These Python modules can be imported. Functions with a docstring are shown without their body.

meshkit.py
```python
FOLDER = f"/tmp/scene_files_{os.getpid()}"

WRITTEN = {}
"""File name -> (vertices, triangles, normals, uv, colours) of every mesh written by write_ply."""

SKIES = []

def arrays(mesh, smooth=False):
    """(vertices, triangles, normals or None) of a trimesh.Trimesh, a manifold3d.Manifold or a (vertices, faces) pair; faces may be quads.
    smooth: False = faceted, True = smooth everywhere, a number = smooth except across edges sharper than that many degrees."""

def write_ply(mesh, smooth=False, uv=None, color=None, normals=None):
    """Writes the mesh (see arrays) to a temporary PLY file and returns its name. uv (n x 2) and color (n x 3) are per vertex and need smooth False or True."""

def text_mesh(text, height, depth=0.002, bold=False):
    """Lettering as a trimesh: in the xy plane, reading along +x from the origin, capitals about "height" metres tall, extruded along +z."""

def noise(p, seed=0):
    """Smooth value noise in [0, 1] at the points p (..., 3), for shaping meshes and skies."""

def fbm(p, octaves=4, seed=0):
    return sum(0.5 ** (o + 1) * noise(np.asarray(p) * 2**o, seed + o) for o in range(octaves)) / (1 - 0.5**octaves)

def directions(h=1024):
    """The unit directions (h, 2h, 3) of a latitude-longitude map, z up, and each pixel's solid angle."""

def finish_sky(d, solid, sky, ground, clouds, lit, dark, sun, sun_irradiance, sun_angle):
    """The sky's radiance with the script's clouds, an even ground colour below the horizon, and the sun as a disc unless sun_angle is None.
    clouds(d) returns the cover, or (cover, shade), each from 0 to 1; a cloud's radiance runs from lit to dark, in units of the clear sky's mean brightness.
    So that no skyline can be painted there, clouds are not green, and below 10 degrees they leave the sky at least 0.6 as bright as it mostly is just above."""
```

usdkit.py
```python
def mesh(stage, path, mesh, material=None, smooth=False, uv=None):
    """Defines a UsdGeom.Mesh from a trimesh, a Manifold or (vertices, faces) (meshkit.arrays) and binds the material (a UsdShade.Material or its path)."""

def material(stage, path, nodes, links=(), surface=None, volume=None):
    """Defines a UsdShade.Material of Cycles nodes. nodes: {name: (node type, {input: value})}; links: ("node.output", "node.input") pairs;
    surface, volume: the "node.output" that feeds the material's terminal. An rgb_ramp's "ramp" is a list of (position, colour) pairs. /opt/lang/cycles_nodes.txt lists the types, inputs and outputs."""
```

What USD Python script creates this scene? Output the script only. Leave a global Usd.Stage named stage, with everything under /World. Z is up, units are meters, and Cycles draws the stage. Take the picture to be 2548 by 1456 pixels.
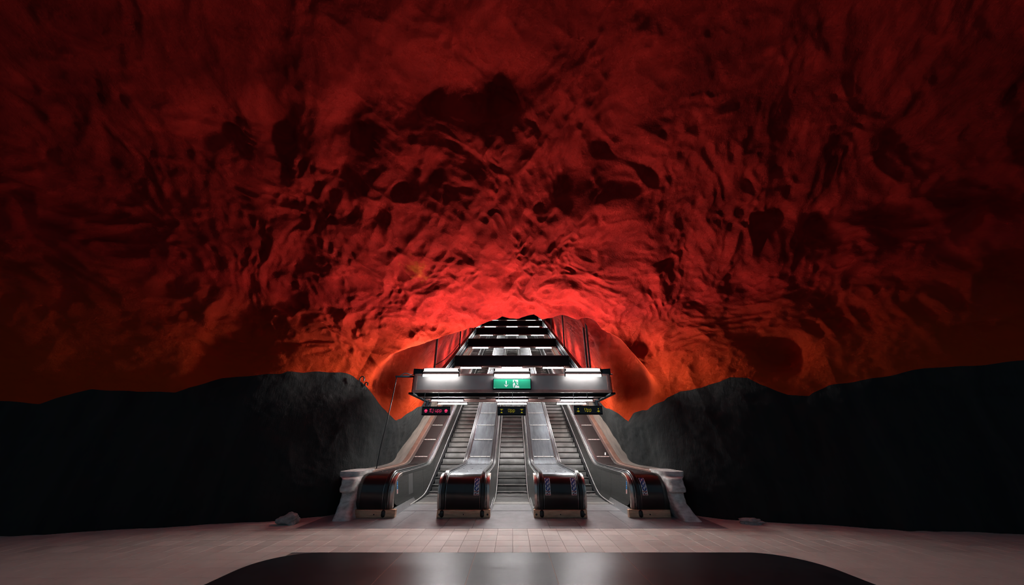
import math, re
import numpy as np, trimesh, usdkit, meshkit
from scipy.interpolate import CubicSpline
from scipy.ndimage import gaussian_filter1d
from shapely.geometry import Polygon, LineString, Point, box as sbox
from shapely import affinity, union_all
from pxr import Usd, UsdGeom, UsdLux, UsdShade, Gf, Sdf, Vt

stage = Usd.Stage.CreateInMemory()
UsdGeom.SetStageUpAxis(stage, UsdGeom.Tokens.z)
UsdGeom.SetStageMetersPerUnit(stage, 1.0)
UsdGeom.Xform.Define(stage, '/World')
UsdGeom.Scope.Define(stage, '/World/Looks')

# ------------------------------------------------------------------ camera, ambient light, exposure
EYE, PITCH = 1.6, 21.74
cam = UsdGeom.Camera.Define(stage, '/World/Camera')
cam.AddTranslateOp().Set(Gf.Vec3d(0, 0, EYE))
cam.AddRotateXOp().Set(90 + PITCH)
cam.CreateHorizontalApertureAttr(36.0)
cam.CreateVerticalApertureAttr(36.0 * 1456 / 2548)
cam.CreateFocalLengthAttr(741.0 / 2548 * 36)
cam.CreateVerticalApertureOffsetAttr(79.0 / 2548 * 36)
cam.CreateClippingRangeAttr(Gf.Vec2f(0.05, 200))
cam.CreateExposureAttr(0.9)
dome = UsdLux.DomeLight.Define(stage, '/World/Dome')          # faint cool ambient from out of view, placed to lift the blacks
dome.CreateColorAttr(Gf.Vec3f(0.45, 0.76, 1.0))
dome.CreateIntensityAttr(0.03)
L_TOP, L_FRONT, L_EDGE, L_SOFFIT, L_BEAM, L_FLANK, L_WASH = 155.0, 3.5, 5.5, 145.0, 80.0, 760.0, 80.0           # radiance of the tubes and of the unseen upward, flank and wash lamps

# ------------------------------------------------------------------ materials
def M(name, nodes, links=(), surface='p.BSDF'):
    return usdkit.material(stage, '/World/Looks/' + name, nodes, links, surface=surface)

def plain(name, col, rough=.5, metal=0., var=.12, scale=6., bump=0., stretch=(1, 1, 1), spec=.5):
    """principled surface whose colour wanders a little with a noise in object space"""
    c = np.array(col)
    nodes = {'t': ('texture_coordinate', {}), 'm': ('mapping', {'scale': stretch}),
             'n': ('noise_texture', {'scale': scale, 'detail': 5., 'roughness': .6}),
             'r': ('rgb_ramp', {'ramp': [(.3, tuple(c * (1 - var))), (.7, tuple(np.minimum(c * (1 + var), 1)))]}),
             'p': ('principled_bsdf', {'roughness': rough, 'metallic': metal, 'specular_ior_level': spec})}
    links = [('t.object', 'm.vector'), ('m.vector', 'n.vector'), ('n.fac', 'r.fac'), ('r.color', 'p.base_color')]
    if bump:
        nodes['b'] = ('bump', {'strength': bump, 'distance': .01})
        links += [('n.fac', 'b.height'), ('b.normal', 'p.normal')]
    return M(name, nodes, links)

def glow(name, col, strength):
    return M(name, {'e': ('emission', {'color': col, 'strength': strength})}, surface='e.emission')

steel = plain('brushed_steel', (.56, .57, .58), .30, .95, .10, 3., .15, (1, 12, 1))
cheek_steel = plain('cheek_steel', (.66, .56, .50), .32, .9, .1, 3.)
steel_deck = plain('deck_steel', (.085, .10, .115), .40, .95, .45, 2.6, .1, (4, .5, .5))
steel_panel = plain('balustrade_steel', (.20, .21, .205), .34, .9, .12, 3., .1, (1, 1, 10))
bead_steel = plain('bead_steel', (.50, .49, .47), .38, .35, .06)
chrome = plain('chrome', (.48, .49, .50), .24, 1., .04)
warm_steel = plain('plinth_steel', (.62, .38, .25), .40, .9, .22, 5., .2, (1, 1, 6))  # warm reflections of the surroundings put into the steel colour
rubber = plain('handrail_rubber', (.012, .012, .013), .28, 0, .1)
drum_black = plain('dark_laminate', (.020, .015, .015), .22, 0, .3, 3., 0, (1, 1, 1))
deck_brown = plain('brown_laminate', (.009, .0065, .007), .5, 0, .2, 4., spec=.18)
copper = plain('copper_trim', (.21, .115, .085), .5, .4, .3, 4., .15, (1, .6, .6))
black_paint = plain('black_paint', (.008, .014, .020), .55, 0, .2, 2., spec=.06)
dark_steel = plain('dark_steel', (.05, .055, .06), .42, .3, .2, 3.)
soffit_black = plain('soffit_black_paint', (.006, .008, .010), .9, 0, .1, spec=0.)
soffit_brown = plain('soffit_brown_paint', (.10, .05, .045), .65, 0, .2, spec=.2)
beam_brown = plain('brown_paint', (.42, .25, .22), .5, .1, .25, 3.)
lamp_body = plain('lamp_body_paint', (.018, .011, .011), .6, 0, .15, spec=.15)
concrete = plain('raw_concrete', (.17, .145, .125), .85, 0, .35, 1.6, .6, (3.5, .5, .5))
pale_concrete = plain('pale_shotcrete', (.52, .53, .51), .9, 0, .4, 5., .9, (1, 1, 2.2))
stone_grey = plain('grey_stone', (.3, .3, .29), .9, 0, .35, 9., .6)
comb_steel = plain('comb_steel', (.34, .33, .31), .38, .7, .15, 8., .1)
white_print = plain('white_print', (.92, .92, .92), .4, 0, .02)
blue_print = plain('blue_print', (.01, .04, .25), .4, 0, .05)
pale_blue_print = plain('pale_blue_print', (.03, .25, .62), .4, 0, .05)
red_print = plain('red_print', (.72, .19, .13), .4, 0, .05)
pink_print = plain('pink_print', (.75, .42, .40), .4, 0, .05)
navy_print = plain('navy_print', (.08, .03, .08), .4, 0, .05)
uplight_mat = glow('unseen_uplight_glow', (1.0, .97, .95), L_TOP)  # unseen panel behind the portal-top tubes, placed to light the vault
tube_front = glow('tube_light_front', (1.0, .97, .98), L_FRONT)
tube_edge = glow('tube_light_edge', (1.0, .97, .98), L_EDGE)
tube_soffit = glow('tube_light_soffit', (1.0, .96, .95), L_SOFFIT)
tube_beam = glow('tube_light_beam', (1.0, .96, .95), L_BEAM)
wash_mat = glow('unseen_wash_glow', (1.0, .93, .86), L_WASH)  # unseen tubes behind the girders, placed to light the rock
flank_glow_mat = glow('unseen_flank_glow', (1.0, .93, .86), L_FLANK)  # unseen lamps at the portal roof ends, placed to light the flanks
exit_green = M('exit_green', {'p': ('principled_bsdf', {'base_color': (.02, .36, .20), 'roughness': .35, 'emission_color': (.03, .42, .235), 'emission_strength': .25})})
exit_white = M('exit_white', {'p': ('principled_bsdf', {'base_color': (.8, .8, .8), 'roughness': .35, 'emission_color': (.9, .95, .95), 'emission_strength': .25})})
led_pink = glow('led_pink', (1.0, .045, .16), .55)
led_yellow = glow('led_yellow', (.62, .50, .02), .33)
# seat of the fine step ribs
step_mat = M('step_metal', {'t': ('texture_coordinate', {}), 'w': ('wave_texture', {'scale': 26., 'bands_direction': 'x'}),
    'n': ('noise_texture', {'scale': 3., 'detail': 4.}), 'r': ('rgb_ramp', {'ramp': [(.3, (.09, .089, .086)), (.7, (.15, .148, .143))]}),
    'b': ('bump', {'strength': .22, 'distance': .005}), 'p': ('principled_bsdf', {'roughness': .42, 'metallic': .75})},
    [('t.object', 'w.vector'), ('t.object', 'n.vector'), ('n.fac', 'r.fac'), ('r.color', 'p.base_color'), ('w.fac', 'b.height'), ('b.normal', 'p.normal')])
perforated = M('perforated_sheet', {'t': ('texture_coordinate', {}), 'm': ('mapping', {'scale': (36., 1., 36.)}),
    'v': ('voronoi_texture', {'scale': 1., 'randomness': 0., 'dimensions': '3D'}), 'n': ('noise_texture', {'scale': 1.5, 'detail': 5.}),
    'r': ('rgb_ramp', {'ramp': [(.30, (.09, .084, .08)), (.42, (.56, .54, .52))]}),
    'r2': ('rgb_ramp', {'ramp': [(.3, (.75, .75, .75)), (.7, (1, 1, 1))]}), 'x': ('mix_color', {'blend_type': 'multiply', 'fac': 1.}),
    'p': ('principled_bsdf', {'roughness': .5, 'metallic': .3})},
    [('t.object', 'm.vector'), ('m.vector', 'v.vector'), ('v.distance', 'r.fac'), ('t.object', 'n.vector'), ('n.fac', 'r2.fac'), ('r.color', 'x.a'), ('r2.color', 'x.b'), ('x.result', 'p.base_color')])

def rock(name, ramp, spec, hue=None, bump=.75, pores=.16, stretch=(1., 1., 1.), patch=None):
    """sprayed rock: blotchy paint, pitted surface. hue: (z0, z1, colour) a second colour that takes over towards z0"""
    nodes = {'g': ('geometry', {}), 'mp': ('mapping', {'scale': stretch}), 'n': ('noise_texture', {'scale': 1.1, 'detail': 7., 'roughness': .62, 'distortion': .6}),
             'r': ('rgb_ramp', {'ramp': ramp}),
             'f': ('noise_texture', {'scale': 9., 'detail': 7., 'roughness': .66}),
             'v': ('voronoi_texture', {'scale': 17.}), 'vr': ('map_range', {'from_min': .0, 'from_max': .45, 'to_min': 0., 'to_max': pores, 'clamp': True}),
             'a': ('math', {'math_type': 'add'}), 'b': ('bump', {'strength': bump, 'distance': .035}),
             'p': ('principled_bsdf', {'roughness': .95, 'specular_ior_level': spec})}
    links = [('g.position', 'mp.vector'), ('mp.vector', 'n.vector'), ('mp.vector', 'f.vector'), ('g.position', 'v.vector'), ('n.fac', 'r.fac'), ('v.distance', 'vr.value'),
             ('f.fac', 'a.value1'), ('vr.result', 'a.value2'), ('a.value', 'b.height'), ('b.normal', 'p.normal')]
    out = 'r.color'
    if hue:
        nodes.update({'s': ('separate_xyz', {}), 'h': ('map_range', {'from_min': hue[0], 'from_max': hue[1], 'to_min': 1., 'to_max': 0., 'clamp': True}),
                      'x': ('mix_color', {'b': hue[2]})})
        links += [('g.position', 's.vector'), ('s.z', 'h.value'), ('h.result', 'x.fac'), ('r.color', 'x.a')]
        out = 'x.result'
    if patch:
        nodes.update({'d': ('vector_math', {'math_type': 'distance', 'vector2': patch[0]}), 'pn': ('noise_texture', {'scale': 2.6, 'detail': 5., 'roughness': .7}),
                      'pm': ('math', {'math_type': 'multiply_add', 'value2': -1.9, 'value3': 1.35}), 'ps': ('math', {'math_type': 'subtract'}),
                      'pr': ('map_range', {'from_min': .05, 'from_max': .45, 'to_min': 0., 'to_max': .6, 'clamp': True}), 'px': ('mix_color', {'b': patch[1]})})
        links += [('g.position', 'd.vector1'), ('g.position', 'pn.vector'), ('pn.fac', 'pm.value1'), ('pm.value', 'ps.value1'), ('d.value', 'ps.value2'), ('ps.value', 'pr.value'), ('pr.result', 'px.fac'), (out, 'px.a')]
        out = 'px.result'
    links.append((out, 'p.base_color'))
    return M(name, nodes, links)
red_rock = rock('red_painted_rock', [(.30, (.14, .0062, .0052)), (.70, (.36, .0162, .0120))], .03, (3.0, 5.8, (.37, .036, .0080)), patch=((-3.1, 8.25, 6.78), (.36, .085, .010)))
dark_rock = rock('dark_painted_rock', [(.30, (.007, .010, .0115)), (.70, (.023, .026, .0255))], .3, None, .7, .12, (1.6, 1.6, .28))
def tile_mat(name, a, b, rough, sc=2.5, bump=.05):
    return M(name, {'g': ('geometry', {}), 'o': ('object_info', {}), 'n': ('noise_texture', {'scale': sc, 'detail': 6., 'roughness': .6}),
        'r': ('rgb_ramp', {'ramp': [(.3, a), (.7, b)]}), 'k': ('map_range', {'to_min': .86, 'to_max': 1.06}), 'x': ('vector_math', {'math_type': 'scale'}),
        'b': ('bump', {'strength': bump, 'distance': .01}), 'p': ('principled_bsdf', {'roughness': rough})},
        [('g.position', 'n.vector'), ('n.fac', 'r.fac'), ('o.random', 'k.value'), ('r.color', 'x.vector1'), ('k.result', 'x.scale'), ('x.vector', 'p.base_color'),
         ('n.fac', 'b.height'), ('b.normal', 'p.normal')])
tile_beige = tile_mat('beige_tile', (.62, .575, .515), (.72, .675, .605), .55)
slab_dark = tile_mat('black_granite', (.010, .014, .018), (.022, .028, .033), .36, 5.)
slab_grey = tile_mat('grey_floor_plate', (.22, .228, .24), (.33, .34, .355), .36, 4.)
grout = plain('floor_grout', (.16, .125, .11), .8, 0, .2)

# ------------------------------------------------------------------ prim helpers
count = {}
def path_for(name, parent=None):
    base = (parent.GetPath().pathString if parent else '/World') + '/' + name
    k = count.get(base, 0); count[base] = k + 1
    return base if k == 0 else f'{base}_{k:03d}'

def data(prim, label=None, cat=None, group=None, kind=None):
    for k, v in (('label', label), ('category', cat), ('group', group), ('kind', kind)):
        if v: prim.SetCustomDataByKey(k, v)
    return prim

def obj(name, mesh, mat, parent=None, smooth=30, **kw):
    """one Mesh prim: a part under parent, or a thing of its own"""
    m = usdkit.mesh(stage, path_for(name, parent), mesh, mat, smooth)
    return data(m.GetPrim(), **kw)

def raw(name, v, f, n, mat, parent=None, **kw):
    m = UsdGeom.Mesh.Define(stage, path_for(name, parent))
    m.CreatePointsAttr(Vt.Vec3fArray.FromNumpy(v.astype(np.float32)))
    m.CreateFaceVertexCountsAttr(Vt.IntArray.FromNumpy(np.full(len(f), 3, np.int32)))
    m.CreateFaceVertexIndicesAttr(Vt.IntArray.FromNumpy(f.astype(np.int32).ravel()))
    m.CreateSubdivisionSchemeAttr('none')
    m.CreateNormalsAttr(Vt.Vec3fArray.FromNumpy(n.astype(np.float32))); m.SetNormalsInterpolation('vertex')
    UsdShade.MaterialBindingAPI.Apply(m.GetPrim()).Bind(mat)
    return data(m.GetPrim(), **kw)

def thing(name, label, cat, loc=(0, 0, 0), group=None, kind=None):
    x = UsdGeom.Xform.Define(stage, path_for(name))
    x.AddTranslateOp().Set(Gf.Vec3d(*map(float, loc)))
    return data(x.GetPrim(), label, cat, group, kind)

def dup(root, loc, label=None, group=None):
    was = root.GetCustomData()
    r = thing(re.sub(r'_\d{3}$', '', root.GetName()), label or was['label'], was['category'], loc, group or was.get('group'))
    r.GetReferences().AddInternalReference(root.GetPath()); r.SetInstanceable(True)
    return r

# ------------------------------------------------------------------ mesh helpers
def cat(*ms): return trimesh.util.concatenate(ms)
def bx(x0, x1, y0, y1, z0, z1, c=0.0):
    """box with chamfered edges"""
    lo, hi = np.minimum([x0, y0, z0], [x1, y1, z1]), np.maximum([x0, y0, z0], [x1, y1, z1])
    if c <= 0:
        m = trimesh.creation.box(hi - lo); m.apply_translation((lo + hi) / 2); return m
    c = min(c, .45 * (hi - lo).min())
    pts = []
    for sx in (0, 1):
        for sy in (0, 1):
            for sz in (0, 1):
                p = np.where([sx, sy, sz], hi, lo); d = np.where([sx, sy, sz], -c, c)
                for k in range(3):
                    q = p + d; q[k] = p[k]; pts.append(q)
    return trimesh.convex.convex_hull(np.array(pts))

def tube(a, b, r, n=10):
    return trimesh.creation.cylinder(radius=r, sections=n, segment=np.array([a, b], float))

def sweep_pts(pts, r, n=8):
    """round tube along 3-D points"""
    pts = np.array(pts, float); t = np.gradient(pts, axis=0); t /= np.linalg.norm(t, axis=1)[:, None]
    u = np.cross(t, [0.31, .17, .93]); u /= np.linalg.norm(u, axis=1)[:, None]; w = np.cross(t, u)
    a = np.arange(n) / n * 2 * np.pi
    v = pts[:, None] + r * (np.cos(a)[None, :, None] * u[:, None] + np.sin(a)[None, :, None] * w[:, None])
    return ring_mesh(v)

def ring_mesh(v):
    """closed skin over rings v (N, M, 3), with fan caps"""
    N, Mn = v.shape[:2]; f = []
    i = np.arange(N - 1)[:, None]; j = np.arange(Mn)[None]; j2 = (j + 1) % Mn
    a, b, c, d = i * Mn + j, i * Mn + j2, (i + 1) * Mn + j2, (i + 1) * Mn + j
    f = np.concatenate([np.stack([a, b, c], -1).reshape(-1, 3), np.stack([a, c, d], -1).reshape(-1, 3)])
    k = np.arange(1, Mn - 1)
    f = np.concatenate([f, np.stack([0 * k, k + 1, k], -1), (N - 1) * Mn + np.stack([0 * k, k, k + 1], -1)])
    m = trimesh.Trimesh(v.reshape(-1, 3), f, process=False)
    if m.volume < 0: m.invert()
    return m

def sweep(path, prof):
    """profile (x, offset) carried along a (y, z) path, offset along the path's upper normal"""
    path = np.array(path, float); t = np.gradient(path, axis=0); t /= np.linalg.norm(t, axis=1)[:, None]
    n = np.stack([-t[:, 1], t[:, 0]], 1); prof = np.array(prof, float)
    v = np.empty((len(path), len(prof), 3))
    v[..., 0] = prof[None, :, 0]
    v[..., 1:] = path[:, None] + n[:, None] * prof[None, :, 1, None]
    return ring_mesh(v)
def rect(x0, x1, o0, o1, c=0.0):
    if c <= 0: return [(x0, o0), (x1, o0), (x1, o1), (x0, o1)]
    return [(x0 + c, o0), (x1 - c, o0), (x1, o0 + c), (x1, o1 - c), (x1 - c, o1), (x0 + c, o1), (x0, o1 - c), (x0, o0 + c)]

def extr(poly, depth, to):
    """extrude a shapely polygon and map its (u, v, w) through the function to"""
    ms = []
    for g in getattr(poly, 'geoms', [poly]):
        m = trimesh.creation.extrude_polygon(g, depth, engine='earcut'); m.vertices = to(np.array(m.vertices)); ms.append(m)
    m = cat(*ms)
    if m.volume < 0: m.invert()
    return m
front = lambda y, x=0, z=0: (lambda p: np.stack([x + p[:, 0], y - p[:, 2], z + p[:, 1]], 1))   # faces the hall, extruded towards -y

# ------------------------------------------------------------------ the cave: rock vault of the hall, mouth and escalator shaft
CC = np.array([0, 3.0, 0])
LIP = np.array([(-4.35,8.15,0),(-4.5,8.4,1.2),(-4.6,8.9,2.4),(-4.6,9.4,3.3),(-4.42,9.6,3.9),(-4.05,9.7,4.33),(-3.5,9.8,4.6),(-2.6,9.9,4.9),(-1.8,10,5.23),(-1.17,10.1,5.5),(-.36,10.2,5.95),(.25,10.2,5.86),(.8,10.2,6.0),(1.1,10.2,5.8),(1.8,10.2,5.95),(2.4,10.15,5.72),(2.85,10.1,5.75),(3.2,10,5.3),(3.72,9.9,4.93),(4.05,9.8,4.43),(4.35,9.6,3.83),(4.55,9.3,3.2),(4.62,8.9,2.4),(4.55,8.4,1.2),(4.4,8.15,0)])
def sstep(a, b, x):
    t = np.clip((x - a) / (b - a), 0, 1); return t * t * (3 - 2 * t)
def smax(a, b, k):
    h = np.clip(.5 + .5 * (a - b) / k, 0, 1); return b + (a - b) * h + k * h * (1 - h)
def hall_f(p):
    x, y, z = p[..., 0], p[..., 1], p[..., 2]
    bat = np.interp(z, [-1, 0, 1.2, 2.5, 3.4, 4.5, 5.5, 8], [0, 0, .25, .65, 1.05, 1.6, 1.9, 2.0])
    bat = bat * np.interp(np.abs(x), [0, 4.5, 6, 8, 11], [1.1, 1.1, .66, .36, .30])
    ax = np.abs(x); bow = np.where(ax < 7, .021 * ax * ax, 1.029 + np.interp(z, [0, 2.5, 4, 6], [.22, .30, .60, .72]) * (ax - 7))
    wall = y - (8.15 - bow + bat)
    roof = z - (10.5 - .012 * x * x - .40 * np.maximum(y - 2.8, 0) ** 1.3)
    return smax(smax(wall, roof, 1.3), np.abs(x) - 20, 2.0)
def hall_r(d):
    lo = np.zeros(d.shape[:-1]); hi = np.full(d.shape[:-1], 40.)
    for _ in range(26):
        m = .5 * (lo + hi); i = hall_f(CC + d * m[..., None]) < 0
        lo = np.where(i, m, lo); hi = np.where(i, hi, m)
    return lo
NT, NH, NS = 1080, 560, 110
th = np.linspace(0, np.pi, NT)
tl = np.arctan2(LIP[:, 2], LIP[:, 0]); o = np.argsort(tl)
Lp = np.stack([np.interp(th, tl[o], LIP[o, k]) for k in range(3)], -1)
rl = Lp - CC; r0 = np.linalg.norm(rl, axis=1); phl = np.arccos(rl[:, 1] / r0)
def dirs(th, ph): return np.stack([np.sin(ph) * np.cos(th), np.cos(ph), np.sin(ph) * np.sin(th)], -1)
s = np.linspace(0, 1, NH)[None]
PH = phl[:, None] + (np.radians(112) - phl[:, None]) * (.8 * s + .2 * s * s)
TH = np.broadcast_to(th[:, None], PH.shape)
D = dirs(TH, PH)
off = r0 - hall_r(dirs(th, phl))
R = hall_r(D) + off[:, None] * np.exp(-(PH - phl[:, None]) / .10)
hall = CC + D * R[..., None]
def section(th, y):
    zb = np.maximum(0, .577 * (y - 11.3) - .6); h = 1.2 + .577 * y - zb; n = 2.6
    X = 4.15 + .80 * np.exp(-((y - 10.4) / 1.0) ** 2) * sstep(.45, .62, np.sin(th)); r = ((np.abs(np.cos(th)) / X) ** n + (np.abs(np.sin(th)) / h) ** n) ** (-1 / n)
    return np.stack([r * np.cos(th), y, zb + r * np.sin(th)], -1)
dy = 34 * np.linspace(0, 1, NS + 1)[1:] ** 1.9
Y = Lp[:, 1][:, None] + dy[None]
TS = np.broadcast_to(th[:, None], Y.shape)
shaft = section(TS, Y) + (Lp - section(th, Lp[:, 1]))[:, None] * np.exp(-dy / .30)[None, :, None]
G = np.concatenate([shaft[:, ::-1], hall], 1)
Gs = gaussian_filter1d(G, 4, axis=1, mode='nearest')
w = np.exp(-(np.arange(G.shape[1]) - NS) ** 2 / (2 * 11.0 ** 2))[None, :, None]
G = G * (1 - w) + Gs * w
def grid_normals(g):
    n = np.cross(np.gradient(g, axis=1), np.gradient(g, axis=0)); return n / np.maximum(np.linalg.norm(n, axis=-1, keepdims=True), 1e-9)
NO = gaussian_filter1d(grid_normals(G), 5, axis=1, mode='nearest')
cen = np.stack([G[..., 0] * 0, np.clip(G[..., 1], 0, 60), np.maximum(.577 * (G[..., 1] - 9), 0) + 2], -1)
NO *= np.sign((NO * (G - cen)).sum(-1).mean())                 # outwards, into the rock
sn = lambda p, k: meshkit.noise(p, k) * 2 - 1
rot = np.array([[.80, .42, -.43], [-.56, .76, -.33], [.19, .50, .84]])
q = G @ rot.T / 1.2
q = q + .55 * np.stack([sn(q * .55, 11), sn(q * .55, 12), sn(q * .55, 13)], -1) + .2 * np.stack([sn(q * 1.4, 14), sn(q * 1.4, 15), sn(q * 1.4, 16)], -1)
PITS = [((-1.98, 4.69, 9.54), 0.66, 0.7), ((-0.33, 4.57, 9.66), 0.54, 0.65), ((7.22, 7.65, 3.92), 0.30, 0.6), ((-7.23, 4.98, 8.77), 0.39, 0.4), ((-5.87, 5.26, 8.8), 0.39, 0.4), ((-4.12, 5.13, 9.1), 0.35, 0.4), ((7.53, 6.72, 7.46), 0.30, 0.4), ((8.46, 6.43, 7.2), 0.26, 0.35),
        ((8.39, 6.83, 5.12), 0.5, 0.45), ((1.54, 6.24, 8.48), 0.30, 0.25), ((-7.58, 7.41, 4.24), 0.65, 0.35), ((-0.06, 8.61, 6.7), 0.34, 0.25), ((2.6, 5.42, 9.02), 0.45, 0.3), ((4.55, 9.72, 4.86), 0.25, 0.08), ((-4.68, 6.0, 8.42), 0.36, 0.25), ((-1.97, 5.95, 8.68), 0.33, 0.25), ((2.79, 7.58, 7.38), 0.46, 0.2), ((-5.95, 6.47, 7.9), 0.48, 0.25), ((5.49, 7.78, 6.93), 0.55, 0.25), ((-0.59, 8.25, 6.95), 0.31, 0.15)]
hi = sstep(3.2, 5.2, G[..., 2] - np.maximum(.577 * (G[..., 1] - 10.5), 0))
sa = lambda n: np.sqrt(n * n + .006)
ridge = .32 * sa(sn(q / 1.9, 21)) + .32 * sa(sn(q / .95, 22)) + .24 * sa(sn(q / .48, 23)) + .11 * sa(sn(q / .24, 24)) + .035 * sn(q / .12, 25)
big = sn(G * .33, 31)
qs = G * np.array([1, 1, .3])
streak = .30 * sn(qs / 1.1, 41) + .16 * np.abs(sn(qs / .5, 42)) + .05 * sn(G / .25, 43) + .025 * sn(G / .11, 44)
disp = hi * ((.44 + .26 * sstep(3.5, 6.5, G[..., 1])) * ridge - .18 + .16 * big) + (1 - hi) * (.42 * streak + .10 * ridge)
for c, r, dp in PITS:
    disp += dp * np.exp(-((G - np.array(c)) ** 2).sum(-1) / (2 * r * r))
calm = np.exp(-((np.arange(G.shape[1]) - NS) / 16.0) ** 2)[None]
disp *= 1 - .5 * calm
G = G + NO * disp[..., None]
G[0, :, 2] -= .3; G[-1, :, 2] -= .3
VN = -grid_normals(G)
VN *= -np.sign((VN * NO).sum(-1).mean())
# the paint line: dark below, red above (heights found on the rock itself, by the angle about the hall's middle)
PAINT = [(-10.5,6.28,2.37),(-9.93,6.45,2.37),(-9.46,6.56,2.62),(-9.2,6.61,2.73),(-8.8,6.76,2.73),(-8.49,6.88,2.71),(-7.89,7.1,2.74),(-7.71,7.2,2.88),(-7.24,7.48,3.13),(-6.88,7.7,3.24),(-6.28,8.01,3.36),(-6.17,8.09,3.45),(-5.84,8.3,3.45),(-5.57,8.54,3.54),(-5.16,8.92,3.61),(-4.92,9.19,3.53),(-4.71,9.31,3.39),(-4.6,9.5,3.25),(-4.5,9.95,2.95),(-4.3,10.3,2.65),(-4.2,10.75,2.5),(-4.1,11.1,2.3),(-4.1,14,3.2),(-4.1,20,6),
         (4.1,20,6),(4.1,14,3.2),(4.1,11.1,2.3),(4.2,10.75,2.6),(4.4,10,2.62),(4.58,9.2,2.75),(4.63,9.09,2.86),(4.92,8.88,3.04),(5.32,8.52,3.08),(5.52,8.42,3.18),(5.76,8.27,3.23),(5.97,8.15,3.31),(6.3,7.96,3.23),(6.47,7.82,3.02),(6.65,7.71,2.89),(6.88,7.58,2.74),(7.23,7.41,2.66),(7.31,7.38,2.72),(7.62,7.24,2.87),(8.01,7.04,2.95),(8.57,6.79,3.05),(9.17,6.52,3.11),(9.69,6.3,3.13),(10.47,5.94,3.15)]
PAINT = np.array(PAINT); pa = np.arctan2(PAINT[:, 0], PAINT[:, 1] - 3); oo = np.argsort(pa)
field = np.where(np.abs(G[..., 0]) < 2.6, 1., 0.) * 3 + G[..., 2] - np.interp(np.arctan2(G[..., 0], G[..., 1] - 3), pa[oo], PAINT[oo, 2]) + .05 * sn(G * 2.2, 51)
def split(V, Fc, N, fld):
    """cut a mesh along fld = 0: (part below, part above), each (v, f, n)"""
    out = []
    for sg in (-1, 1):
        g = fld * sg; ins = g[Fc] >= 0; k = ins.sum(1)
        keep = [Fc[k == 3]]; v, n = [V], [N]; base = len(V)
        for want in (1, 2):
            T = Fc[k == want]; I = ins[k == want] if want == 1 else ~ins[k == want]
            a = I.argmax(1); r = np.arange(len(T)); A, B, Cc = T[r, a], T[r, (a + 1) % 3], T[r, (a + 2) % 3]
            def cutp(P, Q):
                t = (g[P] / (g[P] - g[Q]))[:, None]; return V[P] + (V[Q] - V[P]) * t, N[P] + (N[Q] - N[P]) * t
            (p1, n1), (p2, n2) = cutp(A, B), cutp(A, Cc)
            i1 = base + np.arange(len(T)); i2 = i1 + len(T); base += 2 * len(T)
            v += [p1, p2]; n += [n1, n2]
            keep += [np.stack([A, i1, i2], 1)] if want == 1 else [np.stack([i1, B, Cc], 1), np.stack([i1, Cc, i2], 1)]
        v, n, f = np.concatenate(v), np.concatenate(n), np.concatenate(keep)
        used, inv = np.unique(f, return_inverse=True)
        out.append((v[used], inv.reshape(-1, 3), n[used]))
    return out
nj = G.shape[1]
ii, jj = np.meshgrid(np.arange(NT - 1), np.arange(nj - 1), indexing='ij'); a = (ii * nj + jj).ravel()
Fc = np.concatenate([np.stack([a, a + 1, a + nj + 1], 1), np.stack([a, a + nj + 1, a + nj], 1)])
low, high = split(G.reshape(-1, 3), Fc, VN.reshape(-1, 3), field.ravel())
raw('ceiling', *high, red_rock, label='red painted rough rock vault over the hall and the escalator shaft', cat='ceiling', kind='structure')
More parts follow.
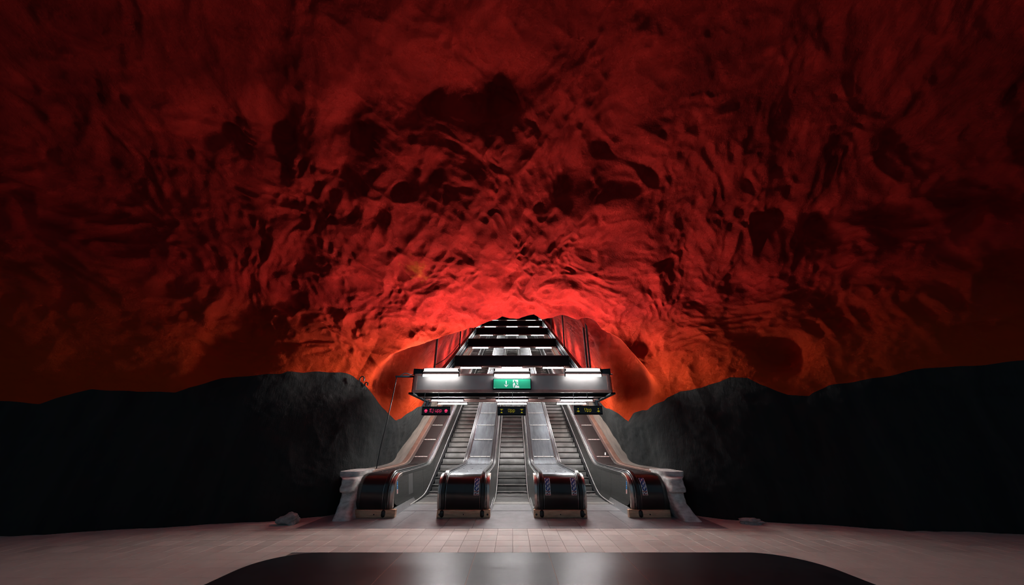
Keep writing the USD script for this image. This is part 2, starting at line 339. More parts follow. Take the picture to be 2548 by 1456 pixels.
for side, word, sg in (('left', 'left', -1), ('right', 'right', 1)):
    v, f, n = low; f = f[(v[f[:, 0], 0] * sg) > 0]; u, inv = np.unique(f, return_inverse=True)
    raw('wall_' + side, v[u], inv.reshape(-1, 3), n[u], dark_rock,
        label=f'dark painted rock wall with wavy upper edge, {word} of the escalators', cat='wall', kind='structure')

obj('wall_back', bx(-6, 6, 42.6, 42.9, 12, 32), dark_rock, None, False, label='unseen dark wall added to keep ambient light out of the upper shaft end', cat='wall', kind='structure')  # unseen wall added to keep ambient light out of the shaft end

# ------------------------------------------------------------------ floor: black granite slabs, beige tiles, grey plates
floor = thing('floor', 'beige tiled station floor with black slabs in front and grey plates by the escalators', 'floor', kind='structure')
rng = np.random.default_rng(7)
obj('floor_bed', bx(-16, 16, -4, 11.5, -.12, -.008), grout, floor, False)
Y0, Y1, TW, TD = 5.68, 7.09, .29, .315
rc = .75
dark_area = sbox(-3.74, -3.9, 4.42, Y0)
dark_area = union_all([sbox(-3.74, -3.9, 4.42, Y0 - rc), sbox(-3.74 + rc, -3.9, 4.42 - rc, Y0), Point(-3.74 + rc, Y0 - rc).buffer(rc, 24), Point(4.42 - rc, Y0 - rc).buffer(rc, 24)])
flat = lambda z: (lambda p: np.stack([p[:, 0], p[:, 1], z + p[:, 2]], 1))
seams = [-3.9, -1.71, -.57, .57, 1.71, 4.6]
for x0, x1 in zip(seams[:-1], seams[1:]):
    obj('granite_slab', extr(dark_area.intersection(sbox(x0 + .004, -3.9, x1 - .004, 6)).buffer(-.001), .012, flat(-.012)), slab_dark, floor, False)
for x in seams[1:-1]:
    obj('brass_seam', bx(x - .004, x + .004, -3.9, Y0 - .004, -.012, -.0015), copper, floor, False)
def tile_mesh(x0, x1, y0, y1, dz=0):
    return bx(x0 + .002, x1 - .002, y0 + .002, y1 - .002, -.012, dz, .002)
rows = [Y0 + TD * k for k in range(4)] + [Y0 + TD * 4, Y1]
NC = 30
for y0, y1 in zip(rows[:-1], rows[1:]):
    for k in range(-NC, NC):
        x = .012 + k * TW
        obj('floor_tile', tile_mesh(x, x + TW, y0, y1, rng.normal(0, .0004)), tile_beige, floor, False)
far = []
for sx in (-1, 1):                                               # tiles in the dark sides, past the countable ones
    for y0, y1 in zip(rows[:-1], rows[1:]):
        for k in range(NC, 50):
            x = .012 + (k if sx > 0 else -k - 1) * TW
            far.append(bx(x + .002, x + TW - .002, y0 + .002, y1 - .002, -.012, 0))
    for j in range(1, 20):
        for k in range(12, 50):
            x = .012 + (k if sx > 0 else -k - 1) * TW
            y1 = Y0 - TD * (j - 1)
            g = sbox(x + .002, y1 - TD + .002, x + TW - .002, y1 - .002)
            if not g.intersects(dark_area.buffer(.01)): far.append(bx(x + .002, x + TW - .002, y1 - TD + .002, y1 - .002, -.012, 0))
            else:
                g = g.difference(dark_area.buffer(.006))
                if not g.is_empty and g.area > 1e-4: far.append(extr(g, .012, flat(-.012)))
    for k in range(15, 50):
        x = .012 + (k if sx > 0 else -k - 1) * TW
        for j in range(6): far.append(bx(x + .002, x + TW - .002, Y1 + TD * j + .002, Y1 + TD * j + TD - .002, -.012, 0))
obj('side_tiles', cat(*far), tile_beige, floor, False, kind='stuff')
gx = [-4.36, -3.62, -3.02, -2.42, -1.42, -.81, .77, 1.41, 2.42, 3.02, 3.62, 4.36]
for x0, x1 in zip(gx[:-1], gx[1:]):
    obj('grey_plate', bx(x0 + .003, x1 - .003, Y1 + .003, 9.6, -.012, 0, .002), slab_grey, floor, False)

# ------------------------------------------------------------------ escalators
S = lambda t, k=.09: .5 * (t + np.sqrt(t * t + k))
zh = lambda y: .90 + .577 * S(np.asarray(y, float) - 11.45) - .577 * S(-3., .09)
zn = lambda y: .577 * S(np.asarray(y, float) - 11.2, .10)
zs = lambda y: .03 + .577 * S(np.asarray(y, float) - 10.85, .12)       # top of the skirting
TOP = 37.0
front_pts = np.array([(8.07, .165), (8.02, .33), (8.0, .50), (8.03, .66), (8.12, .79), (8.27, .875), (8.5, .90)])
cl = np.r_[0, np.cumsum(np.linalg.norm(np.diff(front_pts, axis=0), axis=1))]
front_path = CubicSpline(cl, front_pts)(np.linspace(0, cl[-1], 26))
run_y = np.r_[np.arange(8.6, 10.8, .2), np.arange(10.8, 12.2, .08), np.arange(12.4, TOP, 1.5), TOP]
run_path = np.stack([run_y, zh(run_y)], 1)
whole = np.concatenate([front_path, run_path])
def sub(y0, y1, n=None):
    n = n or max(3, int((y1 - y0) / .12)); y = np.linspace(y0, y1, n); return np.stack([y, zh(y)], 1)

def steps_of(e, x):
    y, k = 9.98, 0; prev = -.03
    while y < TOP:
        z = float(zn(y)); sl = float(zn(y + .2) - zn(y - .2)) / .4
        h = max(z - prev, .02)
        t = np.linspace(0, 1, 7)
        ris = [(y + .045 * (1 - u) ** 1.6 * min(1, 6 * u + .25) - .028 * u, z - .012 - (h + .004) * u) for u in t]
        prof = [(y + .42, z), (y + .004, z), (y, z - .004)] + ris + [(y + .42, z - h - .016)]
        v = np.array([[(xx, py, pz) for py, pz in prof] for xx in (x - .49, x + .49)])
        obj('step', ring_mesh(v), step_mat, e, 40)
        y += .406 / math.hypot(1, sl); prev = z; k += 1

def fan(poly_yz, x0, x1):
    """solid between x0 and x1 with a (y, z) outline"""
    return extr(Polygon(poly_yz), abs(x1 - x0), lambda p: np.stack([min(x0, x1) + p[:, 2], p[:, 0], p[:, 1]], 1))

def balustrade_side(u, xs, xt, sg):
    """inner cladding of one side: slants from xs at the skirting to xt under the handrail; sg = side it faces"""
    def loft(ys, zlo, zhi, th=.014):
        y = np.asarray(ys); a, b = zlo(y), zhi(y); f = lambda z: xs + (xt - xs) * np.clip((z - zs(y)) / .80, 0, 1)
        rings = np.stack([np.stack([f(a), y, a], 1), np.stack([f(b), y, b], 1), np.stack([f(b) - sg * th, y, b], 1), np.stack([f(a) - sg * th, y, a], 1)], 1)
        return ring_mesh(rings)
    # newel plate: rounded front
    fp = front_path[2:]; n = len(fp)
    out = [(9.6, .86), (9.6, .185)] + [(8.55, .185), (8.30, .195), (8.17, .26), (8.10, .40), (8.10, .56), (8.15, .70), (8.26, .80), (8.42, .85), (8.6, .86)]
    m = fan(out, 0, .014); v = np.array(m.vertices); t = np.clip((v[:, 2] - .05) / .80, 0, 1)
    v[:, 0] = (xs + (xt - xs) * t) + np.where(v[:, 0] > .007, 0, -.014) * sg; m.vertices = v
    if m.volume < 0: m.invert()
    obj('newel_plate', m, steel_panel, u, 20)
    obj('base_sheet', fan([(8.115, .0), (9.75, .0), (9.75, .10), (9.6, .178), (8.115, .178)], xs - sg * .016, xs), steel, u, 20)
    b = 9.61
    ends = [10.65, 11.8] + [11.8 + 1.25 * k for k in range(1, 21)]
    for e in ends:
        ys = np.linspace(b, e - .012, 8 if e < 13 else 3)
        obj('side_panel', loft(ys, lambda y: zs(y) + .02, lambda y: zh(y) - .04), steel_panel, u, 20); b = e
    ys = np.r_[np.linspace(8.30, 9.2, 12), np.linspace(9.3, 9.74, 3), np.linspace(9.78, 13, 24), np.linspace(13.5, TOP, 20)]
    p = np.stack([ys, np.where(ys < 9.25, np.maximum(.085, zs(ys)), zs(ys)) ], 1)
    obj('skirt_bead', sweep_pts(np.stack([np.full(len(ys[12:]), xs - sg * .0), p[12:, 0], p[12:, 1] + .005], 1), .014, 6), bead_steel, u, 40)
    ys, p = ys[14:], p[14:]; zlow = np.where(ys < 10.2, 0.003, zs(ys) - .32)
    rings = np.stack([np.stack([np.full(len(ys), xs), ys, zlow], 1), np.stack([np.full(len(ys), xs), ys, p[:, 1]], 1),
                      np.stack([np.full(len(ys), xs - sg * .02), ys, p[:, 1]], 1), np.stack([np.full(len(ys), xs - sg * .02), ys, zlow], 1)], 1)
    obj('skirting', ring_mesh(rings), dark_steel, u, 20)

def handrail(u, x, mat=rubber):
    inlet = np.array([(8.10, .085), (8.085, .125)])
    pth = np.concatenate([inlet, whole]); 
    obj('handrail', sweep(pth, rect(x - .052, x + .052, .010, .060, .018)), mat, u, 40)
    guide = cat(sweep(whole, rect(x - .070, x - .056, -.01, .020, .004)), sweep(whole, rect(x + .056, x + .070, -.01, .020, .004)))
    obj('handrail_guide', guide, chrome, u, 40)
    obj('handrail_inlet', trimesh.util.concatenate([trimesh.creation.capsule(.05, .060, [12, 8]).apply_translation((x, 8.02, .085))]), rubber, u, 60)

def bolts(u, xs, y, r=.016, off=0.0, name='bolt'):
    for x in xs:
        m = trimesh.creation.icosphere(2, r); m.vertices[:, 2] *= .7
        m.apply_translation((x, y, float(zh(y)) + off)); obj(name, m, chrome, u, True)

def pictogram_strip(u, x, s0=7, s1=17, w=.062, lean=0.0):
    """three round blue safety signs over a red square, on the curved front"""
    pth = front_path[s0:s1]; n = len(pth)
    st = obj('safety_sticker', sweep(pth, rect(x - w, x + w, .001, .003)), white_print, u, 40, label='white sticker with three blue round signs and a red square')
    t = np.gradient(pth, axis=0); t /= np.linalg.norm(t, axis=1)[:, None]; nn = np.stack([-t[:, 1], t[:, 0]], 1)
    L = np.r_[0, np.cumsum(np.linalg.norm(np.diff(pth, axis=0), axis=1))]
    def lay(poly, mat, name, lift):
        def to(p):
            ss = np.clip(p[:, 1], 0, L[-1]); yy = np.interp(ss, L, pth[:, 0]); zz = np.interp(ss, L, pth[:, 1]); ny = np.interp(ss, L, nn[:, 0]); nz = np.interp(ss, L, nn[:, 1])
            return np.stack([x + p[:, 0], yy + ny * (lift + p[:, 2]), zz + nz * (lift + p[:, 2])], 1)
        obj(name, extr(poly, .001, to), mat, st, False)
    q = L[-1] / 4
    lay(sbox(-w * .9, .004, w * .9, q * .95), red_print, 'red_square', .003)
    lay(Point(0, q * .48).buffer(w * .68).difference(Point(0, q * .48).buffer(w * .5)).union(LineString([(-w * .5, q * .25), (w * .5, q * .72)]).buffer(.009)), navy_print, 'ban_ring', .004)
    for k in (1, 2, 3):
        c = (0, q * (k + .5)); lay(Point(c).buffer(w * .86), blue_print, 'blue_disc', .003)
        pic = union_all([Point(c[0] + .008 * (k - 2), c[1] + .022).buffer(.009), LineString([(c[0], c[1] + .012), (c[0] - .004 * k, c[1] - .028)]).buffer(.009), LineString([(c[0] - .022, c[1] - .006), (c[0] + .022, c[1] + .004 * (k - 1))]).buffer(.006)])
        lay(pic, white_print, 'white_figure', .004)

def unit_body(u, xa, xb, inner, deck_mat, apron_mat, outer=None, sticks=(), trim=None):
    """deck between two handrails. xa, xb: handrail centres; inner: sides that face an escalator: [(skirt x, top x, facing)]"""
    lo, hi = min(xa, xb), max(xa, xb)
    d0, d1 = lo + .075, hi - .075
    # drum and apron
    i = 21
    obj('front_drum', sweep(front_path[:i], rect(d0, d1, -.30, 0.0)), drum_black, u, 40, label='dark curved front panel')
    ap = np.concatenate([front_path[i - 1:], run_path[(run_y < 11.15)]])
    obj('apron', sweep(ap, rect(d0, d1, -.12, -.002, .004)), apron_mat, u, 40)
    for y in (8.75, 9.65):
        bolts(u, np.linspace(d0 + .14, d1 - .14, 3), y)
    seams = [11.2, 11.82] + [11.82 + 1.06 * k for k in range(1, 24)]
    for a, b in zip(seams[:-1], seams[1:]):
        obj('deck_panel', sweep(sub(a + .012, b - .012, 10 if a < 12 else 3), rect(d0, d1, -.05, -.006, .004)), deck_mat, u, 30)
        obj('seam_strip', sweep(sub(b - .022, b + .022, 3), rect(d0 + .03, d1 - .03, -.05, .004, .004)), bead_steel, u, 30)
        if b < 20: bolts(u, np.linspace(d0 + .15, d1 - .15, 3), b, .013, .004, 'seam_bolt')
    bolts(u, np.linspace(d0 + .15, d1 - .15, 3), 11.2, .016)
    obj('core', cat(fan([(8.35, .02), (11.2, .02), (11.2, .72), (8.35, .72)], lo + .02, hi - .02),
                    sweep(sub(11.2, TOP, 40), rect(lo + .02, hi - .02, -.55, -.06))), dark_steel, u, False)

def sloped_cheek(u, x, xe, xf):
    a, b = min(x, xe), max(x, xe); c, d = min(x, xf), max(x, xf)
    obj('cheek', sweep(whole, rect(a, b, -.10, -.012, .006)), steel_panel, u, 40, label='bare steel cheek beside the handrail')
    obj('cheek_front', sweep(front_path, rect(c, d, -.085, -.012, .006)), cheek_steel, u, 40)

esc = []
for x, lab in ((-2.26, 'escalator with dark steel steps under the pink lettered sign'), (0, 'middle escalator, its steps rising behind the green exit sign'), (2.26, 'escalator under the yellow lettered sign nearest the right rock wall')):
    e = thing('escalator', lab, 'escalator', (0, 0, 0), 'escalators side by side')
    steps_of(e, x)
    py = np.r_[np.linspace(9.6, 12.5, 24), TOP]
    obj('truss_pan', sweep(np.stack([py, zn(py) - .42], 1), rect(x - .62, x + .62, -.03, 0)), black_paint, e, False)  # black sheet added under the steps to stop ambient light showing through gaps
    obj('comb_plate', cat(bx(x - .50, x + .50, 9.62, 9.94, .0, .012, .003), *[bx(x - .47 + .0392 * k, x - .452 + .0392 * k, 9.93, 9.99, .002, .012) for k in range(24)]), comb_steel, e, False)
    obj('landing_plate', bx(x - .52, x + .52, 8.75, 9.61, .0005, .006, .002), slab_grey, e, False)
    esc.append(e)

HX = (.69, 1.62, 2.97)
for sg, lab in ((-1, 'steel balustrade box with one safety sticker, left of the middle escalator'), (1, 'steel balustrade box with two safety stickers, right of the middle escalator')):
    u = thing('escalator_balustrade', lab, 'balustrade', (0, 0, 0), 'escalator balustrades')
    a, b = sg * HX[0], sg * HX[1]
    unit_body(u, a, b, None, steel_deck, steel_deck)
    for x, xe, xf in ((a, sg * .585, sg * .53), (b, sg * 1.725, sg * 1.76)):
        sloped_cheek(u, x - math.copysign(.066, x - (a + b) / 2) * -1, xe, xf)
        handrail(u, x)
    balustrade_side(u, sg * .505, sg * .61, -sg)
    balustrade_side(u, sg * 1.755, sg * 1.70, sg)
    x0, x1 = sorted((sg * .505, sg * 1.735))
    obj('plinth', bx(x0, x1, 7.99, 8.11, 0, .165, .008), warm_steel, u, 20, label='brown tinted steel plinth')
    for x in (x0 + .06, x1 - .06, (x0 + x1) / 2):
        obj('plinth_plug', tube((x, 7.995, .07), (x, 7.984, .07), .022 if x != (x0 + x1) / 2 else .012, 12), rubber, u, 40)
    lo = min(a, b) + .075; hi_ = max(a, b) - .075
    if sg < 0: pictogram_strip(u, hi_ - .075)
    else: pictogram_strip(u, lo + .085); pictogram_strip(u, hi_ - .075)

for sg, lab in ((-1, 'outer balustrade box with plain dark front, by the left rock wall'), (1, 'outer balustrade box with a sticker on its dark front, by the right rock wall')):
    u = thing('escalator_balustrade', lab, 'balustrade', (0, 0, 0), 'escalator balustrades')
    a, b = sg * HX[2], sg * 3.64
    unit_body(u, a, b, None, deck_brown, deck_brown)
    sloped_cheek(u, a - sg * .066, sg * 2.86, sg * 2.80)
    handrail(u, a)
    sloped_cheek(u, b - sg * .07, sg * 3.69, sg * 3.69)
    balustrade_side(u, sg * 2.765, sg * 2.88, -sg)
    x0, x1 = sorted((sg * 2.70, sg * 3.66))
    obj('plinth', bx(x0, x1, 7.99, 8.11, 0, .165, .008), warm_steel, u, 20, label='brown tinted steel plinth')
    obj('plinth_plug', tube(((x0 + x1) / 2, 7.995, .07), ((x0 + x1) / 2, 7.984, .07), .014, 12), rubber, u, 40)
    ty = np.r_[np.linspace(8.7, 12.4, 30), np.linspace(13, TOP, 16)]
    obj('edge_trim', sweep(np.stack([ty, zh(ty)], 1), rect(min(sg * 3.66, sg * 3.83), max(sg * 3.66, sg * 3.83), -.12, .03, .01)), copper, u, 30, label='copper coloured edge trim')
    if sg > 0: pictogram_strip(u, a + .17)
    # narrow pale blue strip on the inner plate
    f = lambda z: sg * (2.765 + .115 * (z - .05) / .80) - sg * .003
    st = obj('side_sticker', ring_mesh(np.array([[(f(z), y, z), (f(z) - sg * .003, y, z)][:: 1] for z in (0,) for y in ()]).reshape(0, 0, 3)) if False else
             trimesh.convex.convex_hull(np.array([(f(z) + k, y, z) for z in (.44, .80) for y in (8.30, 8.38) for k in (0, -sg * .002)])), white_print, u, False, label='narrow pale blue and white sticker strip')
    for k, m in ((0, pink_print), (1, pale_blue_print), (2, pale_blue_print), (3, pale_blue_print)):
        z0, z1 = .45 + .088 * k, .45 + .088 * k + .078
        obj('sticker_field', trimesh.convex.convex_hull(np.array([(f(z) + kk, y, z) for z in (z0, z1) for y in (8.305, 8.375) for kk in (-sg * .002, -sg * .004)])), m, st, False)
    if sg < 0:
        g = lambda z, y: sg * (2.765 + .115 * np.clip((z - zs(y)) / .80, 0, 1)) - sg * .002
        obj('steel_plate', trimesh.convex.convex_hull(np.array([(g(z, y) + k, y, z) for z in (.30, .845) for y in (9.20, 9.58) for k in (0, -sg * .004)])), steel, u, False, label='bright bare steel plate')

# sloping concrete ledges and the old concrete stubs beside the outer boxes
for sg, lab in ((-1, 'sloping brown concrete ledge between copper trim and the left rock wall'), (1, 'sloping brown concrete ledge between copper trim and the right rock wall')):
    top = [(y, float(zh(y)) + .02) for y in np.r_[np.linspace(8.9, 12.4, 22), TOP]]
    m = fan([(8.9, -.01)] + top + [(TOP, top[-1][1] - .9), (11.5, -.01)], sg * 3.835, sg * 5.3)
    obj('concrete_ledge', m, concrete, None, 20, label=lab, cat='ledge')

def lump(rings, amp, seed, n=40):
    """rounded-rectangular block through (z, x0, x1, y0, y1) rings, roughened"""
    R_ = np.array(rings, float); zz = np.linspace(R_[0, 0], R_[-1, 0], 46); a = np.arange(n) / n * 2 * np.pi
    v = np.empty((len(zz), n, 3)); e = 5.0
    rr = (np.abs(np.cos(a)) ** e + np.abs(np.sin(a)) ** e) ** (-1 / e)
    for i, z in enumerate(zz):
        x0, x1, y0, y1 = [np.interp(z, R_[:, 0], R_[:, k]) for k in (1, 2, 3, 4)]
        v[i, :, 0] = (x0 + x1) / 2 + (x1 - x0) / 2 * rr * np.cos(a); v[i, :, 1] = (y0 + y1) / 2 + (y1 - y0) / 2 * rr * np.sin(a); v[i, :, 2] = z
    c = v.mean(1, keepdims=True); d = v - c; d[..., 2] = 0; d /= np.maximum(np.linalg.norm(d, axis=-1, keepdims=True), 1e-6)
    v += d * (amp * (sn(v * 5, seed) + .6 * sn(v * 13, seed + 1)))[..., None]
    return ring_mesh(v)
obj('concrete_stub', lump([(-.02, -4.02, -3.60, 7.66, 8.3), (.10, -3.98, -3.62, 7.70, 8.3), (.30, -3.98, -3.66, 7.80, 8.4), (.53, -3.98, -3.66, 7.86, 8.5), (.545, -4.00, -3.66, 7.78, 8.6), (.82, -4.02, -3.66, 7.80, 8.6), (.84, -4.20, -3.66, 8.0, 8.95), (.955, -4.22, -3.66, 8.02, 8.95)], .022, 61), pale_concrete, None, 45,
    label='pale rough concrete stub with overhanging head, left of the escalator boxes', cat='concrete block')
obj('concrete_stub', lump([(-.02, 3.78, 4.20, 7.62, 8.3), (.10, 3.74, 4.10, 7.68, 8.3), (.30, 3.70, 4.02, 7.80, 8.4), (.53, 3.66, 4.02, 7.86, 8.5), (.545, 3.66, 4.04, 7.76, 8.6), (.82, 3.66, 4.04, 7.82, 8.6), (.84, 3.66, 4.20, 8.0, 8.95), (.955, 3.66, 4.22, 8.02, 8.95)], .022, 71), pale_concrete, None, 45,
    label='pale rough concrete stub with overhanging head, right of the escalator boxes', cat='concrete block')
for (x, y, sx, sy, sz, sd), lab in zip(((-4.75, 7.42, .20, .12, .13, 3), (5.1, 7.46, .26, .12, .07, 4)), ('small pale stone lying at the foot of the left dark rock wall', 'small low grey stone lying at the foot of the right dark rock wall')):
    m = trimesh.creation.icosphere(4); v = np.array(m.vertices); v *= (1 + .45 * sn(v * 1.3, sd) + .15 * sn(v * 3.5, sd + 9))[:, None]; v *= (sx, sy, sz); v[:, 2] -= v[:, 2].min() * .55
    m.vertices = v + (x, y, -.004); obj('loose_stone', m, stone_grey, None, 50, label=lab, cat='stone')
m = trimesh.creation.box((.05, .004, .09)); m = m.subdivide().subdivide(); v = np.array(m.vertices); v[:, 1] += .02 * np.sin(v[:, 2] * 40); v[:, 0] += .01 * np.sin(v[:, 2] * 60)
m.vertices = v + (3.42, 11.9, float(zh(11.9)) + .052); obj('paper_scrap', m, white_print, None, 40, label='tiny white paper scrap standing on the right outer balustrade deck', cat='paper')

# ------------------------------------------------------------------ lit steel portal over the escalator foot
PY, PZ0, PZ1, PX = 9.40, 3.07, 3.63, 3.11
p = thing('portal_beam', 'wide brown framed steel portal with perforated front above the escalators', 'portal')
obj('perforated_panel', bx(-PX + .10, PX - .10, PY + .02, PY + .04, PZ0 + .06, PZ1 - .03), perforated, p, False, label='grey perforated metal front panel')
obj('frame_rail', bx(-PX, PX, PY - .01, PY + .06, PZ0 - .01, PZ0 + .08, .008), beam_brown, p, 20)
obj('frame_rail', bx(-PX + .02, PX - .02, PY - .01, PY + .06, PZ1 - .04, PZ1 + .02, .008), beam_brown, p, 20)
for sg in (-1, 1):
    obj('frame_post', bx(sg * (PX - .11), sg * (PX - .04), PY - .012, PY + .06, PZ0 + .06, PZ1 - .02, .008), beam_brown, p, 20)
    m = fan([(PY, PZ0), (PY, PZ1), (PY + .3, PZ1), (PY + .3, PZ0)], 0, .03); v = np.array(m.vertices)
    v[:, 0] = sg * (PX - .04 + (v[:, 1] - PY) * .45) + np.where(v[:, 0] > .015, sg * .02, 0); m.vertices = v
    obj('splayed_return', m, beam_brown, p, 20)
    obj('side_plate', bx(sg * (PX + .09), sg * (PX + .12), PY + .28, 11.3, PZ0 - .02, PZ1 - .02, .004), black_paint, p, 20)
    obj('end_channel', bx(sg * (PX - .03), sg * (PX + .12), PY + .02, 11.3, PZ0 - .06, PZ0, .006), black_paint, p, 20)
obj('soffit', bx(-PX, PX, PY + .06, 11.3, PZ0 - .012, PZ0 + .02), soffit_black, p, False)
for y in (10.02, 10.75, 11.24):
    obj('soffit_batten', bx(-PX + .05, PX - .05, y, y + .16, PZ0 - .055, PZ0 - .012, .006), soffit_brown, p, 20)
obj('roof_sheet', bx(-PX, PX, PY + .06, 11.3, PZ1 - .03, PZ1), black_paint, p, False)
obj('rear_panel', bx(-PX, PX, 11.27, 11.3, PZ0, PZ1), black_paint, p, False)
for x in (-1.02, 1.02):
    obj('soffit_spot', trimesh.creation.cylinder(.12, .02, sections=24).apply_translation((x, 10.55, PZ0 - .022)), steel, p, 40, label='flat round soffit fitting')

# fluorescent lamps: body with end caps and one diffuser tube
def make_lamp(name, label, loc, group, mat, r=.036, L=1.10, shield='top', wide=.10, high=.06):
    """shield: 'top' = flat reflector over the tube, 'back' = unseen upward panel and back plate behind the tube"""
    t = thing(name, label, 'lamp', loc, group)
    tb = sweep_pts(np.stack([np.linspace(-L / 2, L / 2, 3), np.zeros(3), np.zeros(3)], 1), r, 16)
    obj('diffuser', tb, tube_front if shield == 'back' else mat, t, 40, label='glowing white tube')
    if shield == 'top':
        obj('housing', bx(-L / 2 - .03, L / 2 + .03, -wide, wide, r * 1.8, r * 1.8 + high, .008), lamp_body, t, 20)
        for sg in (-1, 1): obj('end_bracket', bx(sg * (L / 2 + .002), sg * (L / 2 + .03), -r * .6, r * .6, -r * .6, r * 1.9, .003), lamp_body, t, 20)
    else:
        obj('uplight', bx(-L / 2, L / 2, r + .012, r + .19, -r, -.024, .006), mat, t, 20, label='unseen upward glowing panel, placed to light the vault')  # unseen glowing panel behind the tube, placed to light the vault
        obj('housing', bx(-L / 2 - .03, L / 2 + .03, r + .195, r + .195 + high, -.10, wide, .008), lamp_body, t, 20)  # back plate out of view, placed to keep light off the shaft walls
        obj('tray', bx(-L / 2 - .03, L / 2 + .03, -.02, r + .195, -r - .03, -r - .006, .004), lamp_body, t, 20)  # placed to block the panel light downwards
    for sg in (-1, 1):
        if shield == 'back': obj('end_plate', bx(sg * (L / 2 + .03), sg * (L / 2 + .045), -.02, .26, -.10, .055, .004), lamp_body, t, 20)
        obj('end_cap', bx(sg * (L / 2), sg * (L / 2 + .03), -r * .8, r * .8, -r * .8, r * .8, .006), lamp_body, t, 20)
    return t
place = {-1: 'left', 0: 'middle', 1: 'right'}
l0 = None
for k in (-1, 0, 1):
    lab = f'{place[k]} one of the three bright tube lamps standing on the portal top'
    loc = (k * 2.26, PY - .02, PZ1 + .135)
    l0 = make_lamp('tube_lamp', lab, loc, 'tube lamps on top of the portal', uplight_mat, .044, 1.07, 'back', .13, .05) if l0 is None else dup(l0, loc, lab)
l1 = None
for k in (-1, 0, 1):
    lab = f'{place[k]} one of the three bright tube lamps on the portal front edge'
    loc = (k * 2.22, PY - .20, PZ1 - .08)
    l1 = make_lamp('tube_lamp', lab, loc, 'tube lamps along the portal front edge', tube_edge, .040, 1.10, 'top', .03, .02) if l1 is None else dup(l1, loc, lab)
l2 = None
for y, w in ((10.48, 'front'), (11.42, 'rear')):
    for k in (-1, 0, 1):
        lab = f'{place[k]} tube lamp of the {w} row under the portal soffit'
        loc = (k * 2.22, y, 2.95)
        l2 = make_lamp('soffit_lamp', lab, loc, 'tube lamps under the portal soffit', tube_soffit, .017, 1.08, 'top', .07, .06) if l2 is None else dup(l2, loc, lab)

for sg, w in ((-1, 'left'), (1, 'right')):                       # unseen lamps in shielded boxes, placed to light the rock flanks
    fl = UsdGeom.Xform.Define(stage, path_for('floodlight')); fl.AddTranslateOp().Set(Gf.Vec3d(sg * 2.93, PY + .13, PZ1 + .105)); fl.AddRotateZOp().Set(sg * -15 + (180 if sg < 0 else 0))
    fl = data(fl.GetPrim(), f'unseen lamp in a small black box, placed to light the rock flank, facing {w} on the portal roof end', 'lamp')
    obj('glass', bx(0, .01, -.10, .10, -.06, .06), flank_glow_mat, fl, False)
    obj('housing', cat(bx(-.08, -.004, -.12, .12, -.09, .07, .006), bx(-.05, .24, -.12, -.105, -.08, .07), bx(-.05, .24, .105, .12, -.08, .07), bx(-.05, .24, -.12, .12, -.09, -.075)), black_paint, fl, 20)

# ------------------------------------------------------------------ black beams, side girders, hangers up the shaft
ORD = ['first', 'second', 'third', 'fourth', 'fifth', 'sixth']
l3 = None
for k in range(6):
    y, z = 15.7 + 4.2 * k, 5.46 + 2.42 * k
    b = thing('shaft_beam', f'{ORD[k]} black cross beam up the shaft, counted from the lit portal', 'beam', (0, y, z), 'black cross beams over the escalators')
    obj('fascia', bx(-3.1, 3.1, 0, .03, 0, .54, .004), black_paint, b, 20)
    obj('top_flange', bx(-3.12, 3.12, -.02, .26, .54, .57, .004), dark_steel, b, 20)
    obj('bottom_flange', bx(-3.12, 3.12, -.02, .26, -.03, 0, .004), soffit_brown, b, 20)
    obj('back_sheet', bx(-3.1, 3.1, .22, .25, 0, .54, .004), black_paint, b, 20)
    for j in (-1, 0, 1):
        lab = f'{place[j]} tube lamp hung below the {ORD[k]} black cross beam'
        loc = (j * 2.2, y - .04, z - .14)
        l3 = make_lamp('beam_lamp', lab, loc, 'tube lamps below the black cross beams', tube_beam, .030, 1.10, 'top', .05, .05) if l3 is None else dup(l3, loc, lab)
gy = np.array([11.3, 24, 38.0])
for sg, w in ((-1, 'left'), (1, 'right')):
    g = thing('side_girder', f'long black inclined girder along the {w} side of the shaft beams', 'girder')
    web = lambda x0, x1, z0, z1: ring_mesh(np.array([[(a, y, -3.66 + .577 * y + b) for a, b in ((sg * x0, z0), (sg * x1, z0), (sg * x1, z1), (sg * x0, z1))] for y in gy]))
    obj('web', web(3.14, 3.18, 0, .62), black_paint, g, 20)
    obj('flange', web(3.08, 3.26, .62, .66), dark_steel, g, 20)
    obj('flange', web(3.08, 3.26, -.04, 0), dark_steel, g, 20)
    for y in (12.9, 14.6, 17.2, 19.6, 22.0, 25.2):  # unseen tubes, placed to light the shaft rock beside the girder
        a, b = y - .5, y + .5
        obj('wash_tube', tube((sg * 3.30, a, -(3.52 if y > 13 else 3.75) + .577 * a), (sg * 3.30, b, -(3.52 if y > 13 else 3.75) + .577 * b), .03, 10), wash_mat, g, 40, label='unseen tube light behind the girder, placed to light the shaft rock')
    obj('rail', web(3.10, 3.14, .26, .29), dark_steel, g, 20)
RODS = {-1: ('lowest of the three dark hanger rods above the left girder', 'dark hanger rod above the left girder where the thin cable ends', 'uppermost of the three dark hanger rods above the left girder'),
        1: ('inner rod of the close pair of dark hanger rods above the portal corner', 'outer rod of the close pair of dark hanger rods above the portal corner', 'single dark hanger rod on the right girder just up the shaft from the pair',
            'thin dark hanger rod next below the highest one on the right girder', 'highest and thinnest dark hanger rod on the right girder, near the rock lip')}
